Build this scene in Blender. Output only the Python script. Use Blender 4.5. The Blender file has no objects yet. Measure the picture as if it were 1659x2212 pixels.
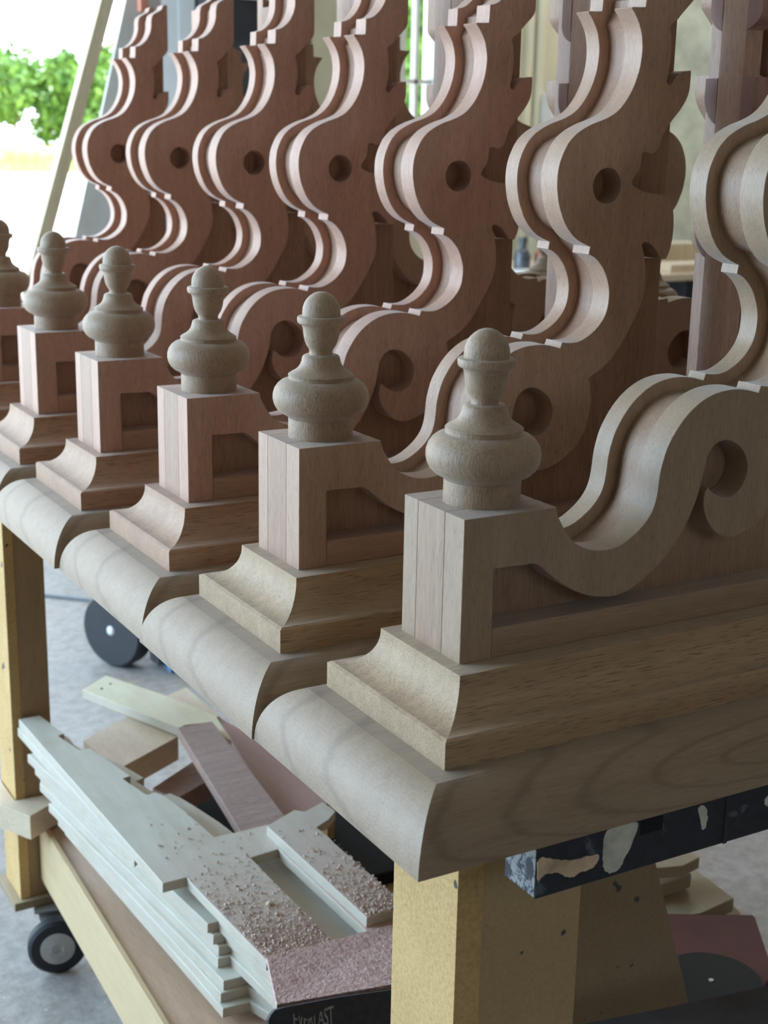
import bpy, bmesh, math, random
from mathutils import Vector, Matrix
sc = bpy.context.scene
D = bpy.data
random.seed(7)

# ------------------------------------------------------------------ camera
cam = D.cameras.new('camera'); camo = D.objects.new('camera', cam); sc.collection.objects.link(camo)
camo.location = (-0.58130, -0.87869, 0.40376)
camo.rotation_euler = (1.31010, -0.019026, -0.520621)
cam.sensor_fit = 'HORIZONTAL'; cam.sensor_width = 36.0; cam.lens = 66.67
cam.clip_start = 0.02; cam.clip_end = 300
cam.dof.use_dof = True; cam.dof.focus_distance = 1.30; cam.dof.aperture_fstop = 14.0
sc.camera = camo
sc.view_settings.view_transform = 'Standard'; sc.view_settings.look = 'None'
sc.view_settings.gamma = 1.0; sc.view_settings.use_curve_mapping = False
sc.view_settings.exposure = 0.10

# ------------------------------------------------------------------ sky, sun, daylight at the openings
world = D.worlds.new('sky'); sc.world = world; world.use_nodes = True
wn = world.node_tree; wn.nodes.clear()
wo = wn.nodes.new('ShaderNodeOutputWorld'); bg = wn.nodes.new('ShaderNodeBackground')
tc = wn.nodes.new('ShaderNodeTexCoord'); sx = wn.nodes.new('ShaderNodeSeparateXYZ'); cr = wn.nodes.new('ShaderNodeValToRGB')
wn.links.new(tc.outputs['Generated'], sx.inputs[0]); wn.links.new(sx.outputs['Z'], cr.inputs[0])
cr.color_ramp.elements[0].position = 0.0; cr.color_ramp.elements[0].color = (0.84, 0.93, 1.0, 1)
cr.color_ramp.elements[1].position = 0.6; cr.color_ramp.elements[1].color = (0.62, 0.80, 1.0, 1)
wn.links.new(cr.outputs[0], bg.inputs['Color']); bg.inputs['Strength'].default_value = 5.5
wn.links.new(bg.outputs[0], wo.inputs[0])
sun = D.lights.new('sun', 'SUN'); suno = D.objects.new('sun', sun); sc.collection.objects.link(suno)
sun.energy = 12.0; sun.angle = 0.02; sun.color = (1.0, 0.98, 0.95)
suno.rotation_euler = (math.radians(-32), math.radians(22), 0)      # high sun from behind the shop's right; never reaches the bench

def area(name, loc, target, sx_, sy_, e, col):
    l = D.lights.new(name, 'AREA'); l.shape = 'RECTANGLE'; l.size = sx_; l.size_y = sy_; l.energy = e; l.color = col
    o = D.objects.new(name, l); sc.collection.objects.link(o); o.location = loc
    d = (Vector(target) - Vector(loc)).normalized(); o.rotation_euler = d.to_track_quat('-Z', 'Y').to_euler()
    return o
# daylight entering the large open door on the left side of the shop
area('door_daylight', (-3.9, 3.2, 1.05), (0.0, 1.6, 0.1), 3.4, 3.0, 250, (0.36, 0.68, 1.0))

# ------------------------------------------------------------------ node helpers and materials
def new_mat(name):
    m = D.materials.new(name); m.use_nodes = True; n = m.node_tree; n.nodes.clear()
    o = n.nodes.new('ShaderNodeOutputMaterial'); b = n.nodes.new('ShaderNodeBsdfPrincipled')
    n.links.new(b.outputs[0], o.inputs[0]); return m, n, b
def N(n, t, **k):
    x = n.nodes.new(t)
    for a, v in k.items(): setattr(x, a, v)
    return x
def ramp(n, src, stops):
    r = n.nodes.new('ShaderNodeValToRGB'); e = r.color_ramp.elements
    while len(e) < len(stops): e.new(0.5)
    for i, (p, c) in enumerate(stops): e[i].position = p; e[i].color = (*c, 1)
    n.links.new(src, r.inputs[0]); return r.outputs[0]
def coords(n, scale=(1, 1, 1), rot=(0, 0, 0), vary=True):
    t = N(n, 'ShaderNodeTexCoord'); m = N(n, 'ShaderNodeMapping')
    m.inputs['Scale'].default_value = scale; m.inputs['Rotation'].default_value = rot
    if vary:
        oi = N(n, 'ShaderNodeObjectInfo'); mu = N(n, 'ShaderNodeMath', operation='MULTIPLY'); mu.inputs[1].default_value = 7.0
        cx = N(n, 'ShaderNodeCombineXYZ'); ad = N(n, 'ShaderNodeVectorMath', operation='ADD')
        n.links.new(oi.outputs['Random'], mu.inputs[0]); n.links.new(mu.outputs[0], cx.inputs[0]); n.links.new(mu.outputs[0], cx.inputs[1])
        n.links.new(t.outputs['Object'], ad.inputs[0]); n.links.new(cx.outputs[0], ad.inputs[1]); n.links.new(ad.outputs[0], m.inputs[0])
    else: n.links.new(t.outputs['Object'], m.inputs[0])
    return m.outputs[0]
def noise(n, vec, scale, detail=4, rough=0.6, dist=0.0):
    x = N(n, 'ShaderNodeTexNoise'); x.inputs['Scale'].default_value = scale; x.inputs['Detail'].default_value = detail
    x.inputs['Roughness'].default_value = rough; x.inputs['Distortion'].default_value = dist
    n.links.new(vec, x.inputs['Vector']); return x.outputs['Fac']
def mix(n, fac, a, b, mode='MIX'):
    x = N(n, 'ShaderNodeMixRGB', blend_type=mode)
    for i, v in enumerate((fac, a, b)):
        if hasattr(v, 'is_output'): n.links.new(v, x.inputs[i])
        elif i == 0: x.inputs[0].default_value = v
        else: x.inputs[i].default_value = (*v, 1)
    return x.outputs[0]
def bump(n, b, h, strength, dist=0.002):
    x = N(n, 'ShaderNodeBump'); x.inputs['Strength'].default_value = strength; x.inputs['Distance'].default_value = dist
    n.links.new(h, x.inputs['Height']); n.links.new(x.outputs[0], b.inputs['Normal'])
def wood(name, dark, mid, light, grain=(1, 1, 12), rot=(0, 0, 0), fine=90, rough=0.5, pores=0.35, bumpy=0.25, flecks=0.0, rings=0.0):
    """grain = coordinate scale; the small component runs along the fibres"""
    m, n, b = new_mat(name)
    v = coords(n, grain, rot)
    broad = noise(n, v, 3.0, 3, 0.55, 0.8)
    fib = noise(n, v, fine * 1.3, 4, 0.65, 0.1)
    mid_ = noise(n, v, fine * 0.22, 4, 0.6, 0.4)
    col = ramp(n, broad, [(0.3, dark), (0.52, mid), (0.72, light)])
    col = mix(n, 0.55, col, ramp(n, fib, [(0.3, tuple(c * 0.72 for c in mid)), (0.7, tuple(min(1, c * 1.2) for c in mid))]))
    col = mix(n, 0.30, col, ramp(n, mid_, [(0.35, dark), (0.65, light)]))
    if rings:
        w = N(n, 'ShaderNodeTexWave', wave_type='RINGS'); w.inputs['Scale'].default_value = rings
        w.inputs['Distortion'].default_value = 5; w.inputs['Detail'].default_value = 2
        n.links.new(v, w.inputs['Vector'])
        col = mix(n, 0.22, col, ramp(n, w.outputs['Fac'], [(0.0, dark), (0.25, light), (1.0, light)]))
    p = noise(n, v, fine * 1.9, 2, 0.5)
    pm = ramp(n, p, [(0.34, (1, 1, 1)), (0.44, (0, 0, 0))])
    pf = N(n, 'ShaderNodeMath', operation='MULTIPLY'); n.links.new(pm, pf.inputs[0]); pf.inputs[1].default_value = pores
    col = mix(n, pf.outputs[0], col, tuple(c * 0.45 for c in dark))
    if flecks:
        v2 = coords(n, (1, 1, 1)); q = noise(n, v2, 260, 2, 0.5); qm = ramp(n, q, [(0.72, (0, 0, 0)), (0.78, (1, 1, 1))])
        qf = N(n, 'ShaderNodeMath', operation='MULTIPLY'); n.links.new(qm, qf.inputs[0]); qf.inputs[1].default_value = flecks
        col = mix(n, qf.outputs[0], col, (0.04, 0.02, 0.015))
    n.links.new(col, b.inputs['Base Color']); b.inputs['Roughness'].default_value = rough
    b.inputs['Specular IOR Level'].default_value = 0.5
    b.inputs['Sheen Weight'].default_value = 0.30; b.inputs['Sheen Roughness'].default_value = 0.45
    bump(n, b, fib, bumpy, 0.0012)
    return m
def flat(name, col, rough=0.6, metal=0.0, var=0.12, scale=20, bumpy=0.0):
    m, n, b = new_mat(name); v = coords(n)
    f = noise(n, v, scale, 4, 0.6)
    c = ramp(n, f, [(0.3, tuple(x * (1 - var) for x in col)), (0.7, tuple(min(1, x * (1 + var)) for x in col))])
    n.links.new(c, b.inputs['Base Color']); b.inputs['Roughness'].default_value = rough; b.inputs['Metallic'].default_value = metal
    if bumpy: bump(n, b, f, bumpy, 0.003)
    return m
M = {}
R60 = (0, math.radians(-32), 0)
# sapele / mahogany boards: fibres along Z of the coordinate frame (small scale) unless turned
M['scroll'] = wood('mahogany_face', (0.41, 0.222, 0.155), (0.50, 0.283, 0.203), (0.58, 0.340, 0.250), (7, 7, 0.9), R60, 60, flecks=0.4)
M['scroll_brown'] = wood('brown_mahogany_face', (0.36, 0.210, 0.135), (0.44, 0.265, 0.175), (0.51, 0.320, 0.220), (7, 7, 0.9), R60, 60, flecks=0.4)
M['core_olive'] = wood('olive_mahogany_core', (0.25, 0.145, 0.085), (0.34, 0.200, 0.120), (0.42, 0.265, 0.168), (9, 9, 0.5), (0, 0, 0), 60, pores=0.55)
M['rail_olive'] = wood('olive_mahogany_rail', (0.28, 0.170, 0.100), (0.35, 0.220, 0.135), (0.42, 0.275, 0.18), (0.5, 9, 9), (0, 0, 0), 60, flecks=0.4)
M['scroll_olive'] = wood('olive_mahogany_face', (0.29, 0.185, 0.112), (0.355, 0.232, 0.145), (0.41, 0.275, 0.180), (7, 7, 0.9), R60, 60, flecks=0.4)
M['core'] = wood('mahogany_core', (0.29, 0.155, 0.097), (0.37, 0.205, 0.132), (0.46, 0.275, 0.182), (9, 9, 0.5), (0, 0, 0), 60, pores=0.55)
M['cove'] = wood('mahogany_moulding', (0.30, 0.175, 0.085), (0.42, 0.265, 0.140), (0.52, 0.350, 0.200), (0.45, 8, 8), (0, 0, 0), 60, pores=0.7, bumpy=0.5)
M['cove_red'] = wood('reddish_mahogany_moulding', (0.31, 0.160, 0.088), (0.43, 0.240, 0.142), (0.53, 0.325, 0.205), (0.45, 8, 8), (0, 0, 0), 60, pores=0.7, bumpy=0.5)
M['base'] = wood('mahogany_base', (0.265, 0.172, 0.102), (0.315, 0.214, 0.132), (0.37, 0.258, 0.165), (0.5, 5, 5), (0, 0, 0), 70, pores=0.25, rings=0.0)
M['rail'] = wood('mahogany_rail', (0.32, 0.17, 0.105), (0.40, 0.225, 0.145), (0.48, 0.285, 0.19), (0.5, 9, 9), (0, 0, 0), 60, flecks=0.4)
M['turned'] = wood('turned_mahogany', (0.27, 0.170, 0.097), (0.36, 0.235, 0.143), (0.42, 0.285, 0.182), (6, 6, 1.6), (0, 0, 0), 60, pores=0.45, bumpy=0.5, flecks=0.3)
def lathe_rings(m):
    n = m.node_tree; b = next(x for x in n.nodes if x.type == 'BSDF_PRINCIPLED')
    v = coords(n, (0.5, 0.5, 34)); h = noise(n, v, 22, 3, 0.6); x = N(n, 'ShaderNodeBump'); x.inputs['Strength'].default_value = 0.30; x.inputs['Distance'].default_value = 0.0009
    n.links.new(h, x.inputs['Height']); old = b.inputs['Normal'].links[0].from_socket; n.links.new(old, x.inputs['Normal']); n.links.new(x.outputs[0], b.inputs['Normal'])
lathe_rings(M['turned'])
def cathedral(m, centre):
    # long oval growth lines on the flat-sawn face
    n = m.node_tree; b = next(x for x in n.nodes if x.type == 'BSDF_PRINCIPLED')
    t = N(n, 'ShaderNodeTexCoord'); mp = N(n, 'ShaderNodeMapping', vector_type='TEXTURE'); mp.inputs['Location'].default_value = centre; mp.inputs['Scale'].default_value = (.34, .22, .05)
    n.links.new(t.outputs['Object'], mp.inputs[0])
    w = N(n, 'ShaderNodeTexWave', wave_type='RINGS', rings_direction='SPHERICAL'); w.inputs['Scale'].default_value = 1.5; w.inputs['Distortion'].default_value = 2.2; w.inputs['Detail'].default_value = 3; w.inputs['Detail Scale'].default_value = 1.6
    n.links.new(mp.outputs[0], w.inputs['Vector']); mk = ramp(n, w.outputs['Fac'], [(0.0, (.42, .42, .42)), (0.10, (.10, .10, .10)), (0.30, (0, 0, 0))])
    src = b.inputs['Base Color'].links[0].from_socket; n.links.new(mix(n, mk, src, (0.13, 0.075, 0.04)), b.inputs['Base Color'])
cathedral(M['base'], (.27, -.09, -.085))
M['post'] = wood('mahogany_post', (0.44, 0.250, 0.175), (0.56, 0.335, 0.240), (0.64, 0.41, 0.30), (12, 12, 0.6), (0, 0, 0), 60, pores=0.6, bumpy=0.5)
M['block'] = wood('dark_mahogany_block', (0.24, 0.110, 0.085), (0.33, 0.165, 0.13), (0.40, 0.21, 0.165), (12, 12, 0.6), (0, 0, 0), 60, pores=0.4)
M['plank'] = wood('rough_mahogany_plank', (0.26, 0.135, 0.110), (0.42, 0.26, 0.215), (0.50, 0.335, 0.285), (0.9, 9, 6), (0, 0, 0), 40, pores=0.6, bumpy=0.9)
M['plank2'] = wood('planed_mahogany_plank', (0.36, 0.185, 0.150), (0.42, 0.235, 0.195), (0.47, 0.275, 0.23), (6, 0.8, 6), (0, 0, 0), 40, pores=0.15, flecks=0.3)
M['maple'] = wood('pale_maple', (0.56, 0.41, 0.26), (0.68, 0.53, 0.36), (0.76, 0.62, 0.45), (5, 1.0, 8), (0, 0, 0.5), 40, pores=0.12, flecks=0.5)
M['lumber'] = wood('pine_lumber', (0.50, 0.38, 0.22), (0.64, 0.52, 0.34), (0.72, 0.61, 0.43), (9, 9, 0.5), (0, 0, 0), 30, pores=0.3, bumpy=0.6)
M['legbrown'] = wood('brown_bench_board', (0.30, 0.185, 0.085), (0.36, 0.23, 0.110), (0.41, 0.27, 0.135), (6, 6, 1.0), (0, 0, 0), 30, pores=0.1, flecks=0.2)

M['shelf'] = wood('brown_shelf_board', (0.46, 0.29, 0.18), (0.54, 0.35, 0.225), (0.60, 0.40, 0.27), (6, .8, 6), (0, 0, 0.9), 25, pores=0.15, flecks=0.5)
M['railboard'] = wood('yellow_rail_board', (0.50, 0.34, 0.155), (0.58, 0.41, 0.20), (0.64, 0.48, 0.27), (9, 0.6, 9), (0, 0, 0), 25, pores=0.1, flecks=0.4)
def particle_board(name, a, b_, c_):
    m, n, b = new_mat(name); v = coords(n, (1, 1, 1))
    x = noise(n, v, 220, 3, 0.6); y = noise(n, v, 9, 3, 0.6)
    col = ramp(n, x, [(0.3, a), (0.5, b_), (0.7, c_)])
    col = mix(n, 0.35, col, ramp(n, y, [(0.35, a), (0.65, c_)]))
    sp = noise(n, v, 46, 1, 0.3); sm = ramp(n, sp, [(0.735, (0, 0, 0)), (0.76, (1, 1, 1))])
    col = mix(n, sm, col, (0.07, 0.06, 0.05))
    n.links.new(col, b.inputs['Base Color']); b.inputs['Roughness'].default_value = 0.75
    bump(n, b, x, 0.5, 0.001); return m
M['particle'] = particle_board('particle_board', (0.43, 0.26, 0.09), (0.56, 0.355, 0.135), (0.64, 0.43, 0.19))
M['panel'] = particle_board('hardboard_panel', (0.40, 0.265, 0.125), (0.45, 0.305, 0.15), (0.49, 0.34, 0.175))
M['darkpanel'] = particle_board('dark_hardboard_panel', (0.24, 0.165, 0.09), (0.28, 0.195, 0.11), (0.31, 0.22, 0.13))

def plywood(name, face_a, face_b, plies=5.0, t=0.0155, dust=0.0, edge_a=(0.72, 0.67, 0.58), edge_b=(0.30, 0.20, 0.115)):
    """birch ply: plain veneer on the broad faces, ply lines on the edges (object Z is the sheet normal)"""
    m, n, b = new_mat(name)
    v = coords(n, (1, 1, 1)); t_ = N(n, 'ShaderNodeTexCoord'); s = N(n, 'ShaderNodeSeparateXYZ'); n.links.new(t_.outputs['Object'], s.inputs[0])
    nn = N(n, 'ShaderNodeSeparateXYZ'); n.links.new(t_.outputs['Normal'], nn.inputs[0])
    ab = N(n, 'ShaderNodeMath', operation='ABSOLUTE'); n.links.new(nn.outputs['Z'], ab.inputs[0])
    gt = N(n, 'ShaderNodeMath', operation='GREATER_THAN'); n.links.new(ab.outputs[0], gt.inputs[0]); gt.inputs[1].default_value = 0.7
    fr = N(n, 'ShaderNodeMath', operation='MULTIPLY'); n.links.new(s.outputs['Z'], fr.inputs[0]); fr.inputs[1].default_value = plies / t
    f2 = N(n, 'ShaderNodeMath', operation='FRACT'); n.links.new(fr.outputs[0], f2.inputs[0])
    wob = noise(n, v, 30, 2)
    edge = ramp(n, f2.outputs[0], [(0.0, edge_a), (0.55, edge_a), (0.65, edge_b), (0.95, edge_b)])
    edge = mix(n, 0.12, edge, ramp(n, wob, [(0.3, edge_b), (0.7, edge_a)]))
    vs = coords(n, (8, 1.2, 3)); g = noise(n, vs, 5, 4, 0.6, 0.5)
    face = ramp(n, g, [(0.3, face_a), (0.7, face_b)])
    st = noise(n, v, 7, 3); face = mix(n, ramp(n, st, [(0.5, (0, 0, 0)), (0.75, (0.35, 0.35, 0.35))]), face, (0.50, 0.38, 0.25))
    sp = noise(n, v, 180, 2); face = mix(n, ramp(n, sp, [(0.70, (0, 0, 0)), (0.76, (0.6, 0.6, 0.6))]), face, (0.30, 0.22, 0.16))
    if dust:   # the chips lie thickest at the near end of the sheet
        sy = N(n, 'ShaderNodeMapRange'); n.links.new(s.outputs['Y'], sy.inputs[0])
        sy.inputs[1].default_value = -0.40; sy.inputs[2].default_value = -0.74; sy.inputs[3].default_value = 0; sy.inputs[4].default_value = dust
        dn = noise(n, v, 300, 2); dm = N(n, 'ShaderNodeMath', operation='MULTIPLY'); n.links.new(sy.outputs[0], dm.inputs[0])
        n.links.new(ramp(n, dn, [(0.3, (0.5, 0.5, 0.5)), (0.6, (1, 1, 1))]), dm.inputs[1])
        face = mix(n, dm.outputs[0], face, (0.66, 0.47, 0.40))
    col = mix(n, gt.outputs[0], edge, face)
    n.links.new(col, b.inputs['Base Color']); b.inputs['Roughness'].default_value = 0.6
    bump(n, b, g, 0.1, 0.001); return m
M['ply'] = plywood('birch_plywood', (0.70, 0.67, 0.58), (0.80, 0.78, 0.70))
M['plydust'] = plywood('dusty_birch_plywood', (0.70, 0.67, 0.58), (0.80, 0.78, 0.70), dust=1.0)
M['plyyellow'] = plywood('yellow_birch_plywood', (0.70, 0.66, 0.46), (0.78, 0.75, 0.56))
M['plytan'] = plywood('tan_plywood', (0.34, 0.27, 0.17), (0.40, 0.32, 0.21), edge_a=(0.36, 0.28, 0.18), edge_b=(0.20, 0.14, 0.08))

def chips_mat():
    m, n, b = new_mat('pink_sawdust'); v = coords(n)
    x = noise(n, v, 160, 4, 0.7); y = noise(n, v, 14, 2)
    col = ramp(n, x, [(0.3, (0.50, 0.29, 0.25)), (0.5, (0.72, 0.47, 0.42)), (0.7, (0.88, 0.68, 0.62))])
    n.links.new(col, b.inputs['Base Color']); b.inputs['Roughness'].default_value = 0.95; bump(n, b, x, 1.0, 0.006); return m
M['chips'] = chips_mat()
M['chip'] = flat('wood_chip', (0.66, 0.50, 0.42), 0.9, 0, 0.3, 300)

def concrete():
    m, n, b = new_mat('concrete_floor'); v = coords(n, vary=False)
    a = noise(n, v, 2.2, 5, 0.65); c = noise(n, v, 34, 4, 0.7); d = noise(n, v, 120, 2)
    col = ramp(n, a, [(0.3, (0.30, 0.265, 0.24)), (0.7, (0.44, 0.40, 0.37))])
    col = mix(n, 0.5, col, ramp(n, c, [(0.35, (0.24, 0.205, 0.185)), (0.65, (0.50, 0.47, 0.445))]))
    st = noise(n, v, 5.5, 3); col = mix(n, ramp(n, st, [(0.58, (0, 0, 0)), (0.75, (0.5, 0.5, 0.5))]), col, (0.42, 0.27, 0.17))
    col = mix(n, ramp(n, d, [(0.68, (0, 0, 0)), (0.74, (1, 1, 1))]), col, (0.72, 0.62, 0.52))
    n.links.new(col, b.inputs['Base Color']); b.inputs['Roughness'].default_value = 0.55; bump(n, b, c, 0.4, 0.004); return m
M['concrete'] = concrete()
def painted_steel():
    m, n, b = new_mat('paint_splashed_black_steel'); v = coords(n, (1, 1, 1), vary=False)
    a = noise(n, v, 24, 5, 0.7, 0.3); c = noise(n, v, 80, 4, 0.7); d = noise(n, v, 9, 2)
    col = ramp(n, c, [(0.35, (0.007, 0.009, 0.015)), (0.7, (0.020, 0.024, 0.034))])
    col = mix(n, ramp(n, a, [(0.60, (0, 0, 0)), (0.66, (0.8, 0.8, 0.8))]), col, (0.10, 0.12, 0.15))
    n.links.new(col, b.inputs['Base Color']); b.inputs['Roughness'].default_value = 0.5; bump(n, b, a, 0.4, 0.002); return m
M['steel'] = painted_steel()
M['creampaint'] = flat('cream_paint_drip', (0.52, 0.50, 0.42), 0.6, 0, 0.25, 60, 0.4)
M['peachpaint'] = flat('peach_paint_smear', (0.55, 0.40, 0.26), 0.6, 0, 0.4, 40, 0.4)
def speckled_end():
    m, n, b = new_mat('white_speckled_paint'); v = coords(n, vary=False); a = noise(n, v, 90, 5, 0.7)
    n.links.new(ramp(n, a, [(0.46, (0.02, 0.025, 0.04)), (0.54, (0.32, 0.33, 0.34))]), b.inputs['Base Color']); b.inputs['Roughness'].default_value = 0.55; return m
M['speckle'] = speckled_end()
M['rubber'] = flat('black_rubber', (0.02, 0.022, 0.028), 0.6)
M['metal'] = flat('dull_zinc', (0.42, 0.42, 0.42), 0.4, 0.6, 0.2)
M['greywheel'] = flat('grey_hub', (0.50, 0.50, 0.50), 0.5, 0.1)
M['hub'] = flat('dark_grey_hub', (0.12, 0.135, 0.16), 0.45, 0.4, 0.4, 40, 0.3)
M['blue'] = flat('blue_painted_steel', (0.10, 0.22, 0.38), 0.5)
M['vinyl'] = flat('black_vinyl', (0.020, 0.020, 0.024), 0.55, 0, 0.4, 120, 0.5)
M['letter'] = flat('grey_lettering', (0.30, 0.28, 0.26), 0.7, 0, 0.3, 150)
M['red'] = flat('red_paint', (0.085, 0.015, 0.014), 0.6, 0, 0.3, 12)
M['blackdisc'] = flat('black_disc', (0.006, 0.006, 0.008), 0.7)
M['darktop'] = flat('dark_laminate', (0.05, 0.045, 0.048), 0.5, 0, 0.3, 30)
M['bin'] = flat('bin_and_void_black', (0.006, 0.006, 0.007), 0.95)  # so dark that the gap under the planks reads as shade
M['cream'] = flat('cream_painted_boards', (0.80, 0.77, 0.60), 0.6, 0, 0.08, 3)
M['olive'] = flat('olive_grey_board', (0.60, 0.60, 0.46), 0.7, 0, 0.1, 4)
M['white'] = flat('white_painted_boards', (0.72, 0.74, 0.74), 0.5, 0, 0.06, 3)
M['greysheet'] = flat('grey_sheet', (0.50, 0.51, 0.50), 0.6, 0, 0.25, 2.5)
M['darkwall'] = flat('dark_wall', (0.035, 0.035, 0.04), 0.8)
M['ceiling'] = flat('pale_ceiling_boards', (0.38, 0.35, 0.30), 0.9)
M['wall'] = flat('tan_shop_wall', (0.28, 0.23, 0.175), 0.9)
M['switch'] = flat('white_plastic', (0.75, 0.78, 0.78), 0.4)
M['cable'] = flat('grey_cable', (0.20, 0.22, 0.24), 0.5)
M['orange'] = flat('orange_plastic', (0.50, 0.20, 0.14), 0.5)
M['timber'] = wood('weathered_timber', (0.46, 0.37, 0.22), (0.60, 0.50, 0.32), (0.68, 0.59, 0.42), (9, 9, 0.5), (0, 0, 0), 20)
M['paledoor'] = flat('stained_cream_door', (0.62, 0.66, 0.56), 0.6, 0, 0.3, 5)
M['gravel'] = flat('pale_gravel', (0.62, 0.60, 0.56), 0.9, 0, 0.15, 2)
M['grass'] = flat('long_dry_grass', (0.40, 0.42, 0.16), 0.9, 0, 0.35, 2)
def leaf_mat(name, a, b_):
    m, n, b = new_mat(name); v = coords(n); x = noise(n, v, 1.6, 4)
    n.links.new(ramp(n, x, [(0.35, a), (0.65, b_)]), b.inputs['Base Color']); b.inputs['Roughness'].default_value = 0.6; return m
M['leaf'] = leaf_mat('shrub_leaves', (0.07, 0.17, 0.03), (0.22, 0.36, 0.05))
M['glass'] = None
def glass():
    m, n, b = new_mat('window_glass'); v = coords(n)
    b.inputs['Base Color'].default_value = (0.93, 0.98, 0.98, 1); b.inputs['Roughness'].default_value = 0.12
    b.inputs['Transmission Weight'].default_value = 1.0; b.inputs['IOR'].default_value = 1.02
    bump(n, b, noise(n, v, 8, 2), 0.2, 0.01); return m
M['glass'] = glass()

# ------------------------------------------------------------------ object helpers
COL = sc.collection
def link(o, parent=None, label=None, cat=None, group=None, kind=None):
    COL.objects.link(o)
    if parent: o.parent = parent
    if label: o['label'] = label
    if cat: o['category'] = cat
    if group: o['group'] = group
    if kind: o['kind'] = kind
    return o
def mesh_obj(name, bm, mat, parent=None, smooth=False, **k):
    me = D.meshes.new(name); bmesh.ops.recalc_face_normals(bm, faces=bm.faces[:]); bm.to_mesh(me); bm.free()
    if smooth:
        for p in me.polygons: p.use_smooth = True
    if mat: me.materials.append(mat)
    return link(D.objects.new(name, me), parent, **k)
def empty(name, loc=(0, 0, 0), rot=(0, 0, 0), parent=None, **k):
    o = D.objects.new(name, None); o.location = loc; o.rotation_euler = rot; o.empty_display_size = 0.05
    return link(o, parent, **k)
def box(bm, lo, hi, bev=0.0):
    x0, y0, z0 = lo; x1, y1, z1 = hi
    v = [bm.verts.new(p) for p in ((x0, y0, z0), (x1, y0, z0), (x1, y1, z0), (x0, y1, z0), (x0, y0, z1), (x1, y0, z1), (x1, y1, z1), (x0, y1, z1))]
    fs = [bm.faces.new([v[i] for i in f]) for f in ((0, 3, 2, 1), (4, 5, 6, 7), (0, 1, 5, 4), (1, 2, 6, 5), (2, 3, 7, 6), (3, 0, 4, 7))]
    if bev:
        es = list({e for f in fs for e in f.edges})
        bmesh.ops.bevel(bm, geom=es, offset=bev, segments=2, affect='EDGES', profile=0.6)
def box_obj(name, lo, hi, mat, parent=None, bev=0.0, **k):
    bm = bmesh.new(); box(bm, lo, hi, bev); return mesh_obj(name, bm, mat, parent, **k)
def smooth_path(pts, seg=4):
    """pts: (x, z[, corner]); Catmull-Rom through smooth points, straight into corners"""
    n = len(pts); out = []
    for i in range(n):
        p0, p1, p2, p3 = pts[i - 1], pts[i], pts[(i + 1) % n], pts[(i + 2) % n]
        c1 = len(p1) > 2 and p1[2]; c2 = len(p2) > 2 and p2[2]
        out.append((p1[0], p1[1]))
        if c1 and c2: continue
        a = p1 if c1 else p0; b = p2 if c2 else p3
        for s in range(1, seg):
            t = s / seg; q = []
            for d in (0, 1):
                m1 = (p2[d] - a[d]) * 0.5; m2 = (b[d] - p1[d]) * 0.5
                t2, t3 = t * t, t * t * t
                q.append((2 * t3 - 3 * t2 + 1) * p1[d] + (t3 - 2 * t2 + t) * m1 + (-2 * t3 + 3 * t2) * p2[d] + (t3 - t2) * m2)
            out.append(tuple(q))
    return out
def plate(name, loops, y0, y1, mat, parent=None, bev=0.0007, axis='Y', **k):
    """extruded board from closed outlines (first = outline, others = holes) with softened arrises"""
    cu = D.curves.new(name, 'CURVE'); cu.dimensions = '2D'; cu.fill_mode = 'BOTH'
    cu.extrude = abs(y1 - y0) / 2 - bev; cu.bevel_depth = bev; cu.bevel_resolution = 0; cu.offset = -bev
    for lp in loops:
        sp = cu.splines.new('POLY'); sp.points.add(len(lp) - 1); sp.use_cyclic_u = True
        for p, q in zip(sp.points, lp): p.co = (q[0], q[1], 0, 1)
    t = D.objects.new('tmp', cu); COL.objects.link(t)
    dg = bpy.context.evaluated_depsgraph_get(); dg.update()
    me = D.meshes.new_from_object(t.evaluated_get(dg)); D.objects.remove(t); D.curves.remove(cu)
    mid = (y0 + y1) / 2
    if axis == 'Y': me.transform(Matrix.Translation((0, mid, 0)) @ Matrix.Rotation(math.radians(90), 4, 'X'))
    else: me.transform(Matrix.Translation((0, 0, mid)))
    me.name = name; me.materials.clear(); me.materials.append(mat)
    bm = bmesh.new(); bm.from_mesh(me); bmesh.ops.remove_doubles(bm, verts=bm.verts[:], dist=1e-6)
    bmesh.ops.recalc_face_normals(bm, faces=bm.faces[:])
    for f in bm.faces: f.smooth = True
    bmesh.ops.split_edges(bm, edges=[e for e in bm.edges if len(e.link_faces) == 2 and e.calc_face_angle(0) > math.radians(24)])
    bm.to_mesh(me); bm.free()
    return link(D.objects.new(name, me), parent, **k)
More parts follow.
